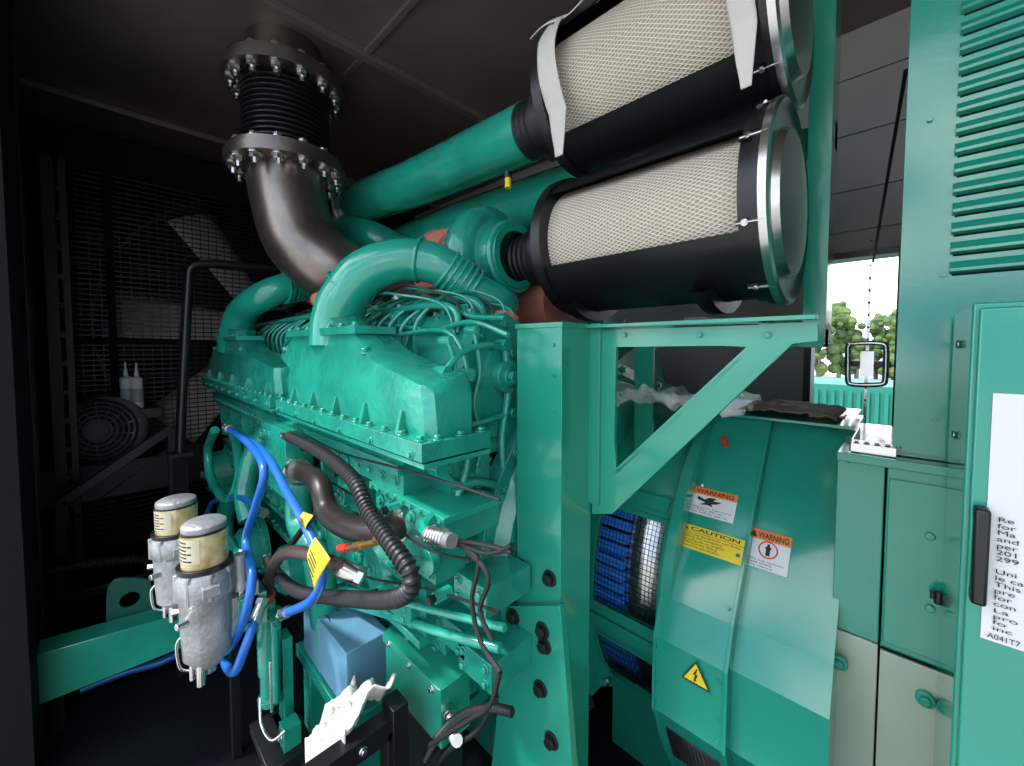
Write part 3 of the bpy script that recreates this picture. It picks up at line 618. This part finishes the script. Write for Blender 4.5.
b.box((xm,1.21,zz),(1.3,1.7,z0-.01),CABG); b.box((xm,1.205,0.02),(1.3,1.7,zz-.004),PALE); b.box((xx0+.0,1.2,z0-.022),(1.3,1.72,z0-.002),CABG)
b.box((xm+.0,1.203,zz),(1.2,1.21,zz+.004),BLACKM); b.box((xm+.003,1.2,zz+.02),(1.1,1.21,z0-.045),CABG)
for x,y in((840,661),(925,697)): q=SY(x,y,1.205); b.cyl(q,q-Yp*.012,.016,FRAME,20); b.cyl(q-Yp*.012,q-Yp*.02,.010,FRAME,6)
for x,y in((930,536),(930,608)): q=SY(x,y,1.2); b.cyl(q,q-Yp*.006,.008,CABG,20)
q=SY(938,594,1.195); b.box(q-V((.012,.02,.006)),q+V((.02,0,.006)),BLACK); b.cyl(q-V((0,.02,.012)),q-V((0,.02,-.014)),.007,BLACK,10)
b.obj('lower_cabinet',bevel=.004)
b=MB(); q=SY(850,452,1.25); b.box((q.x,1.22,z0),(-.005,1.27,z0+.02),SIL)
for i in range(5): b.bolt((q.x+.012+i*.018,1.235,z0+.02),Zp,.004,SIL)
b.box((q.x,1.22,z0-.03),(q.x+.004,1.5,z0+.02),SIL); b.obj('terminal_rail',bevel=.002)
YN=.90; xn=SY(968,400,YN).x; zt=SY(975,303,YN).z
b=MB(); b.box((xn,YN,.05),(.75,YN+.3,zt),CABG); b.box((xn+.006,YN-.01,.07),(.75,YN,zt-.008),CABG)
for z in(zt-.06,zt-.22): b.cyl((xn,YN+.15,z),(xn-.006,YN+.15,z),.008,SIL,12)
near=b.obj('switch_panel',bevel=.004)
b=MB(); a=SY(981,505,YN-.01); c=SY(981,600,YN-.01); b.box((a.x-.008,YN-.035,c.z),(a.x+.008,YN-.02,a.z),BLACK); b.box((a.x-.008,YN-.03,a.z-.02),(a.x+.008,YN-.008,a.z),BLACK); b.box((a.x-.008,YN-.03,c.z),(a.x+.008,YN-.008,c.z+.02),BLACK)
b.obj('door_handle',near,bevel=.004)
a=SY(993,393,YN-.011); c=SY(993,641,YN-.011); b=MB(); b.box((a.x,YN-.0125,c.z),(a.x+.22,YN-.0105,a.z),WHITE); sg=b.obj('instruction_sign',smooth=False)
h=a.z-c.z
text('Re\nfor\nMa\nand\nper\n201\n299\n\nUni\nle ca\nThis\npre\nfor\ncon',V((a.x+.010,YN-.0135,a.z-h*.49)),Xp,Zp,.026,h*.36,INK,sg)
text('La\npro\nfo\ninc',V((a.x+.010,YN-.0135,a.z-h*.86)),Xp,Zp,.023,h*.09,INK,sg)
text('A041T7',V((a.x+.006,YN-.0135,a.z-h*.965)),Xp,Zp,.03,h*.022,INK,sg)
b=MB(); b.add([(a.x+.036,YN-.0135,a.z-.13),(a.x+.10,YN-.0135,a.z-.13),(a.x+.068,YN-.0135,a.z-.06)],[(0,1,2)],ORG); b.obj('sign_triangle',sg)
b=MB(); b.cyl(SY(906,70,1.3),SY(873,262,2.1),.004,BLACK,10); b.obj('gas_strut')
b=MB(); q=SY(870,270,2.2); r_=SY(866,400,2.2); b.box((q.x-.004,2.2,r_.z-.1),(q.x+.006,2.21,q.z),SIL)
for i in range(14): b.cyl((q.x+.001,2.2,r_.z+i*.05),(q.x+.001,2.19,r_.z+i*.05),.004,BLACK,8)
b.obj('hinge_strip')
b=MB(); L_=[SY(x,y,2.1) for x,y in((850,344),(867,343),(883,344),(886,348),(886,364),(885,380),(882,384),(866,385),(851,384),(848,380),(848,362),(848,348),(850,344))]
b.sweep(L_,.010,SIL,10,3); q=SY(867,364,2.12); b.box(q-V((.07,0,.012)),q+V((.07,.02,.012)),BLACK); b.box(q-V((.02,.01,.05)),q+V((.02,.02,.05)),SIL); b.obj('latch_handle')
# ================================================================ FUEL FILTERS
def fuelf(px,py0,py1,D,r):
    t=SD(px,py0,D); c=V((t.x,t.y,SD(px,py1,D).z)); H=t.z-c.z; b=MB()
    b.lathe(c,Zp,[(H*.06,.001),(H*.06,r*.55),(H*.1,r*.7),(H*.14,r*.92),(H*.3,r*.97),(H*.52,r),(H*.54,r*1.1),(H*.66,r*1.12),(H*.69,r*1.0),(H*.71,r*.95)],ALU,32)
    b.lathe(c,Zp,[(H*.70,r*1.02),(H*.735,r*1.05),(H*.735,r*.9)],BLACK,32)
    b.lathe(c,Zp,[(H*.73,r*.88),(H*.93,r*.88),(H*.955,r*.8)],AMB,32)
    b.lathe(c,Zp,[(H*.775,r*.885),(H*.925,r*.885)],LBL,24,rad(-150),rad(-20),ref=(Xp,Yp))
    b.lathe(c,Zp,[(H*.955,r*.84),(H*.985,r*.84),(H,r*.7),(H,.001)],ALU,32); b.lathe(c,Zp,[(H*.94,r*.9),(H*.955,r*.9)],BLACK,32)
    for k in range(6):
        z=H*(.785+.023*k); b.lathe(c,Zp,[(z,r*.887),(z+H*.010,r*.887)],INK,10,rad(-125),rad(-40-14*(k%2)),ref=(Xp,Yp))
    for i in range(8): a=i*pi/4; b.cyl(c+V((r*1.02*cos(a),r*1.02*sin(a),H*.53)),c+V((r*1.02*cos(a),r*1.02*sin(a),H*.70)),r*.13,ALU,8)
    b.box(c+V((-r*1.4,-.02,H*.58)),c+V((r*1.4,.02,H*.64)),ALU)
    for dx,dy,z0,z1,rr in((0,0,-.0,.08,.3),(.45,-.35,-.03,.12,.16),(-.45,-.35,-.0,.12,.13),(.1,-.6,.0,.16,.12)):
        b.cyl(c+V((r*dx,r*dy,H*z0)),c+V((r*dx,r*dy,H*z1)),r*rr,SIL,8)
    for s_ in(-1,1): b.cyl(c+V((s_*r*.5,-r*.6,H*.42)),c+V((s_*r*.7,-r*1.15,H*.42)),r*.16,SIL,6)
    b.sweep([c+V((0,-r*.6,H*.05)),c+V((0,-r*1.0,H*.1)),c+V((0,-r*1.1,H*.25)),c+V((0,-r*.9,H*.3))],r*.06,SIL,8)
    b.box(c+V((-r*.5,r*.5,H*.2)),c+V((r*.5,r*1.5,H*.45)),ALU); b.obj('fuel_filter',bevel=.002); return c
f1=fuelf(204,520,676,1.15,.064); f2=fuelf(176,498,614,1.42,.068)
b=MB()
b.box(V((f1.x-.1,f1.y+.09,f1.z+.12)),V((f1.x+.05,f1.y+.12,f1.z+.24)),ALU); b.box(V((f2.x-.08,f2.y+.09,f1.z+.1)),V((f1.x+.05,f1.y+.14,f1.z+.2)),GREEN)
b.box((f2.x-.02,f2.y+.14,0),(f2.x+.02,f2.y+.17,f1.z+.15),BLACKM)
q=SD(240,570,1.2); b.cyl(q-Zp*.06,q+Zp*.05,.016,ALU,12); b.sweep([q+Zp*.03,SD(232,562,1.2),SD(222,572,1.2)],.012,SIL,10); b.cyl(q-Zp*.1,q-Zp*.06,.010,SIL,6)
b.obj('fuel_filter_bracket',bevel=.004)
# ================================================================ HOSES
def hose(name,pts,r,m,rib=None,ends=True):
    b=MB(); P=[SY(x,y,Y) for x,y,Y in pts]; b.sweep(P,r,m,14,10,rib=rib)
    if ends:
        for a,c in((P[0],P[1]),(P[-1],P[-2])): d=(c-a).normalized(); b.cyl(a-d*.02,a+d*.03,r*1.35,SIL,12); b.cyl(a-d*.035,a-d*.02,r*1.5,SIL,6)
    return b.obj(name)
hose('blue_hose',[(228,428,.38),(250,445,.35),(264,470,.33),(256,505,.32),(246,540,.30),(252,575,.28),(245,615,.26),(232,645,.25),(222,652,.24)],.0125,BLUEH)
hose('blue_hose',[(232,430,.42),(262,450,.36),(286,490,.34),(308,530,.33),(322,570,.33),(312,600,.33),(285,613,.33)],.0115,BLUEH)
hose('blue_hose',[(243,560,.31),(232,610,.27),(224,655,.25),(234,672,.24),(246,645,.26),(258,612,.3)],.0125,BLUEH)
hose('blue_hose',[(205,525,.4),(212,503,.42),(238,497,.42),(262,512,.42)],.013,BLUEH)
b=MB(); b.sweep([SZ(80,690,.03),SZ(125,672,.03),SZ(160,662,.03),SZ(190,648,.05),SZ(215,640,.12)],.018,BLUEH,12); b.obj('blue_hose')
hose('corrugated_hose',[(288,436,.44),(320,452,.41),(352,478,.39),(368,510,.38),(392,545,.37),(410,572,.37),(408,592,.37),(385,600,.37),(345,598,.37),(300,592,.36),(278,575,.37),(268,560,.4)],.0135,RUB,rib=(.004,.012))
hose('radiator_hose',[(298,470,.46),(318,482,.43),(328,512,.42),(352,528,.42),(388,530,.45),(405,522,.5)],.030,mat('dark_brown_rubber',(.022,.016,.014),.4))
hose('rubber_hose',[(268,600,.36),(272,568,.34),(290,552,.33),(325,560,.36),(350,572,.4)],.016,mat('brown_rubber',(.05,.028,.022),.45))
hose('rubber_hose',[(270,575,.38),(310,520,.42),(330,505,.45)],.010,RUB)
b=MB(); p=SY(434,537,.44); q=SY(452,541,.44); b.cyl(p-V((.02,0,0)),q,.014,ALU,20)
for k in range(6): u=p.lerp(q,k/6)-V((.01,0,0)); b.torus(u,Xp,.015,.003,SIL,20,6)
b.sweep([p-V((.02,0,0)),p-V((.05,-.01,.0)),p-V((.08,-.05,.0))],.012,GREEN,8)
b.obj('cable_connector')
b=MB()
for pts in ([(455,541),(480,552),(498,552),(512,545)],[(455,543),(478,560),(472,600),(480,640),(500,672)],[(460,544),(488,575),(480,610),(492,640)],[(500,672),(490,705),(470,720),(430,745)],[(455,540),(485,545),(512,552)]):
    P=[SY(x,y,.46-.002*i) for i,(x,y) in enumerate(pts)]; b.sweep(P,.0045,RUB,8)
b.sweep([SY(512,712,.55),SY(490,708,.55),SY(462,715,.55),SY(440,735,.55),SY(425,760,.55)],.007,RUB,10,8,rib=(.003,.01))
b.sweep([SY(495,700,.55),SY(478,730,.55),SY(450,750,.55),SY(430,775,.55)],.006,RUB,10,8)
b.sweep([SY(590,700,1.0),SY(572,720,.98),SY(568,770,.98)],.016,RUB,10,8,rib=(.004,.012)); b.obj('wiring_harness')
b=MB(); p=SY(345,549,.37); b.cyl(p,SY(382,541,.37),.007,BRASS,6); b.cyl(SY(355,547,.37),SY(362,545,.37),.011,BRASS,6); b.cyl(SY(340,548,.37),SY(348,548,.37),.009,REDM,10); b.cyl(SY(376,540,.37),SY(384,538,.37),.009,BRASS,6); b.obj('brass_sensor')
def tag(px,py,Y,w,h,ang):
    b=MB(); c=SY(px,py,Y); R=Matrix.Rotation(rad(ang),3,'Y')
    def fn(s,t): return c+R@V(((s-.5)*w,-.01*sin(t*3+s),(t-.5)*h))
    b.sheet(fn,6,8,YEL)
    for k in range(5): a=c+R@V((-w*.3,-.013,h*(.3-.15*k))); e=c+R@V((w*.3,-.013,h*(.3-.15*k))); b.cyl(a,e,.0010,INK,5)
    b.obj('yellow_tag',solid=.001)
tag(318,563,.29,.06,.085,28); tag(307,520,.33,.04,.03,0)
# ================================================================ HAND PUMP
b=MB(); c=SY(271,700,.35); t=SY(271,605,.35); H=t.z-c.z
b.lathe(c,Zp,[(0,.001),(0,.038),(.02,.038),(.02,.030),(H*.3,.030),(H*.3,.035),(H*.8,.035),(H*.8,.040),(H*.88,.040),(H*.88,.020),(H,.020),(H,.001)],GREEN,24)
b.cyl(c+Zp*(H*1.0),c+Zp*(H*1.07),.018,REDM,12); b.cyl(c+Zp*H*1.07,c+Zp*(H*1.25),.009,BRASS,10)
b.beam(c+V((.0,0,H*.95)),c+V((.09,0,H*.85)),.016,.012,GREEN); b.cyl(c+V((.06,0,H*.1)),c+V((.06,0,H*.9)),.010,GREEN,12); b.cyl(c+V((.05,-.01,H*.0)),c+V((.05,-.01,H*.5)),.006,SIL,10)
b.sweep([c+V((0,-.03,.03)),c+V((.05,-.04,-.02)),c+V((.12,-.03,-.03)),c+V((.15,0,0))],.0045,SIL,8)
b.box(c+V((-.03,.03,-.1)),c+V((.03,.06,H*.6)),GREEN); b.box(c+V((-.06,-.05,-.12)),c+V((.16,.08,-.09)),BLACK)
b.box(c+V((.08,.0,-.09)),c+V((.13,.05,-.02)),GREEN); b.bolt(c+V((.105,0,-.05)),-Yp,.010,SIL)
b.box((c.x-.04,.36,.0),(c.x+.02,.43,c.z-.09),BLACK)
b.obj('hand_priming_pump',bevel=.003)
# ================================================================ CARTON, BOX, RAG
n0=SY(346,654,.46); xl=SY(304,640,.46).x; zz=SY(346,712,.46).z; yb=SX(389,640,n0.x).y
b=MB(); b.box((xl,.46,zz),(n0.x,yb,n0.z),BOXB); R=.002
STR=mat('green_strap',(.02,.35,.2),.4); xm_=xl+(n0.x-xl)*.4
b.box((xm_-.004,.46-R,zz-R),(xm_+.004,yb+R,n0.z+R),STR); cart=b.obj('cardboard_carton',bevel=.003)
b=MB()
for k in range(3): 
    z=n0.z+.0015; P=[V((xl+.06+.03*i,.48+.035*k+.008*sin(i*2.3+k),z)) for i in range(5-k)]; b.sweep(P,.0015,INK,5,5)
b.obj('marker_writing',cart)
b=MB(); b.box((xl-.06,.45,zz-.05),(n0.x+.03,.72,zz-.004),GREEN); b.box((xl-.05,.47,.0),(xl+.02,.7,zz-.05),GREEN); b.box((n0.x-.05,.47,0),(n0.x+.02,.7,zz-.05),GREEN)
b.obj('carton_shelf',bevel=.005)
n1=SY(441,690,.55); xl=SY(386,672,.55).x; z1_=SY(440,748,.55).z
b=MB(); b.box((xl,.55,z1_),(n1.x,.64,n1.z),FRAME); b.box((xl-.006,.544,n1.z-.022),(n1.x+.006,.646,n1.z+.004),FRAME)
b.bolts((xl+.03,.544,n1.z-.012),(n1.x-.03,.544,n1.z-.012),3,-Yp,.006,SIL); b.cyl((xl+.06,.59,n1.z),(xl+.06,.59,n1.z+.010),.012,SIL,16)
b.cyl((n1.x,.57,n1.z-.06),(n1.x+.02,.56,n1.z-.06),.014,SIL,12); b.sweep([V((n1.x+.01,.57,n1.z-.06)),V((n1.x+.05,.55,n1.z-.08)),V((n1.x+.09,.53,n1.z-.05))],.010,SIL,10,8,rib=(.003,.01))
b.box((xl+.02,.56,0),(n1.x-.02,.63,z1_),BLACK); b.obj('junction_box',bevel=.004)
b=MB(); 
b.box((-.88,.14,.67),(-.84,.48,.72),BLACK); b.box((-.88,.44,0),(-.84,.48,.69),BLACK); b.box((-.88,.14,0),(-.84,.18,.69),BLACK); b.box((-.885,.45,.55),(-.83,.49,.745),BLACK)
b.bolts((-.84,.22,.695),(-.84,.38,.695),2,Xp,.007,SIL)
b.obj('black_support_bracket',bevel=.004)
b=MB()
def top(s): return .60+.20*s+.012*sin(s*14)
def nz(s,t): return .035*noise.noise(V((s*5,t*3,9)))+.02*noise.noise(V((s*14,t*8,2)))
def fn(s,t): return V((-1.12+.26*s+.01*sin(t*9),.35+.12*t,top(s)-.05*(1-t)**2+nz(s,t)))
b.sheet(fn,36,20,CLOTH)
def fn(s,t): return V((-1.12+.26*s,.35-.01*t+.012*sin(s*20+t*3)*t,top(s)-.05+nz(s,0)-.3*t))
b.sheet(fn,36,12,CLOTH)
b.obj('white_rag',solid=.003)
# green cross member
X=-2.4; pts=[SX(182,613,X),SX(182,648,X),SX(30,709,X),SX(30,657,X)]
b=MB(); b.prism(pts,(-.12,0,0),GREEN)
DG=mat('dark_green_paint',(.008,.10,.075),.4)
o_=[SX(x,y,X-.13) for x,y in((155,600),(155,640),(140,640),(122,640),(108,640),(106,620),(106,600),(108,586),(114,580),(122,578),(138,578),(150,580))]
cc=SX(130,600,X-.13); i_=[cc+(V((0,cos(2*pi*k/12)*.035,-sin(2*pi*k/12)*.035))) for k in range(12)]
b.ringframe(o_,i_,(-.02,0,0),DG)
b.box((X-.1,.2,.0),(X-.06,.24,.22),BLACKM); b.box((X-.11,-.2,.0),(X-.07,-.16,.22),BLACKM)
b.obj('skid_cross_member',bevel=.004)
b=MB(); b.sweep([SX(36,575,-3.2),SX(80,565,-3.2),SX(130,560,-3.2),SX(200,562,-3.2)],.024,RUB,12,8,rib=(.006,.02)); b.obj('cable_conduit')
# ================================================================ OUTSIDE
b=MB(); b.box((-90,-40,-1.0),(60,120,-.9),mat('ground_concrete',(.42,.40,.37),.9,var=.3,vscale=1)); b.obj('ground')
CG=mat('container_green',(.012,.20,.14),.5); b=MB(); b.box((-4,9,-.9),(3,11,.95),CG)
for i in range(60): b.box((-4+i*.115,8.96,-.8),(-4+i*.115+.05,9.0,.85),CG)
b.obj('shipping_container',bevel=.0)
LEAF=mat('foliage',(.13,.21,.05),.8,col2=(.05,.09,.03),vscale=1.5,bump=1,bscale=3)
for i in range(16):
    x=-12+i*1.05; y=40+random.uniform(-2,2); h=random.uniform(3.2,4.4)+(1.3 if i in(6,7,8) else 0)
    b=MB(); b.cyl((x,y,-.9),(x,y,h*.6),.14,BRZ,8)
    for k in range(46):
        a=random.uniform(0,6.28); rr=random.uniform(0,1.3); zz=random.uniform(-.1,1); b.sph((x+rr*cos(a)*(1.2-zz*.8),y+rr*sin(a),zz*h),random.uniform(.2,.5),LEAF,8)
    b.obj('tree')
# ================================================================ WORLD
W=bpy.data.worlds.new('sky'); bpy.context.scene.world=W; W.use_nodes=True; nt=W.node_tree; bg=nt.nodes['Background']
tc_=nt.nodes.new('ShaderNodeTexCoord'); n=nt.nodes.new('ShaderNodeTexNoise'); n.inputs['Scale'].default_value=5; n.inputs['Detail'].default_value=9
r=nt.nodes.new('ShaderNodeValToRGB'); r.color_ramp.elements[0].position=.44; r.color_ramp.elements[1].position=.60
r.color_ramp.elements[0].color=(.12,.20,.34,1); r.color_ramp.elements[1].color=(1,1,1,1)
nt.links.new(tc_.outputs['Generated'],n.inputs['Vector']); nt.links.new(n.outputs['Fac'],r.inputs['Fac']); nt.links.new(r.outputs['Color'],bg.inputs['Color']); bg.inputs['Strength'].default_value=4.6
s=bpy.data.lights.new('sun','SUN'); s.energy=4.5; s.angle=rad(5); so=bpy.data.objects.new('sun',s); bpy.context.collection.objects.link(so)
so.rotation_euler=V((.35,.62,-1.1)).to_track_quat('-Z','Y').to_euler()
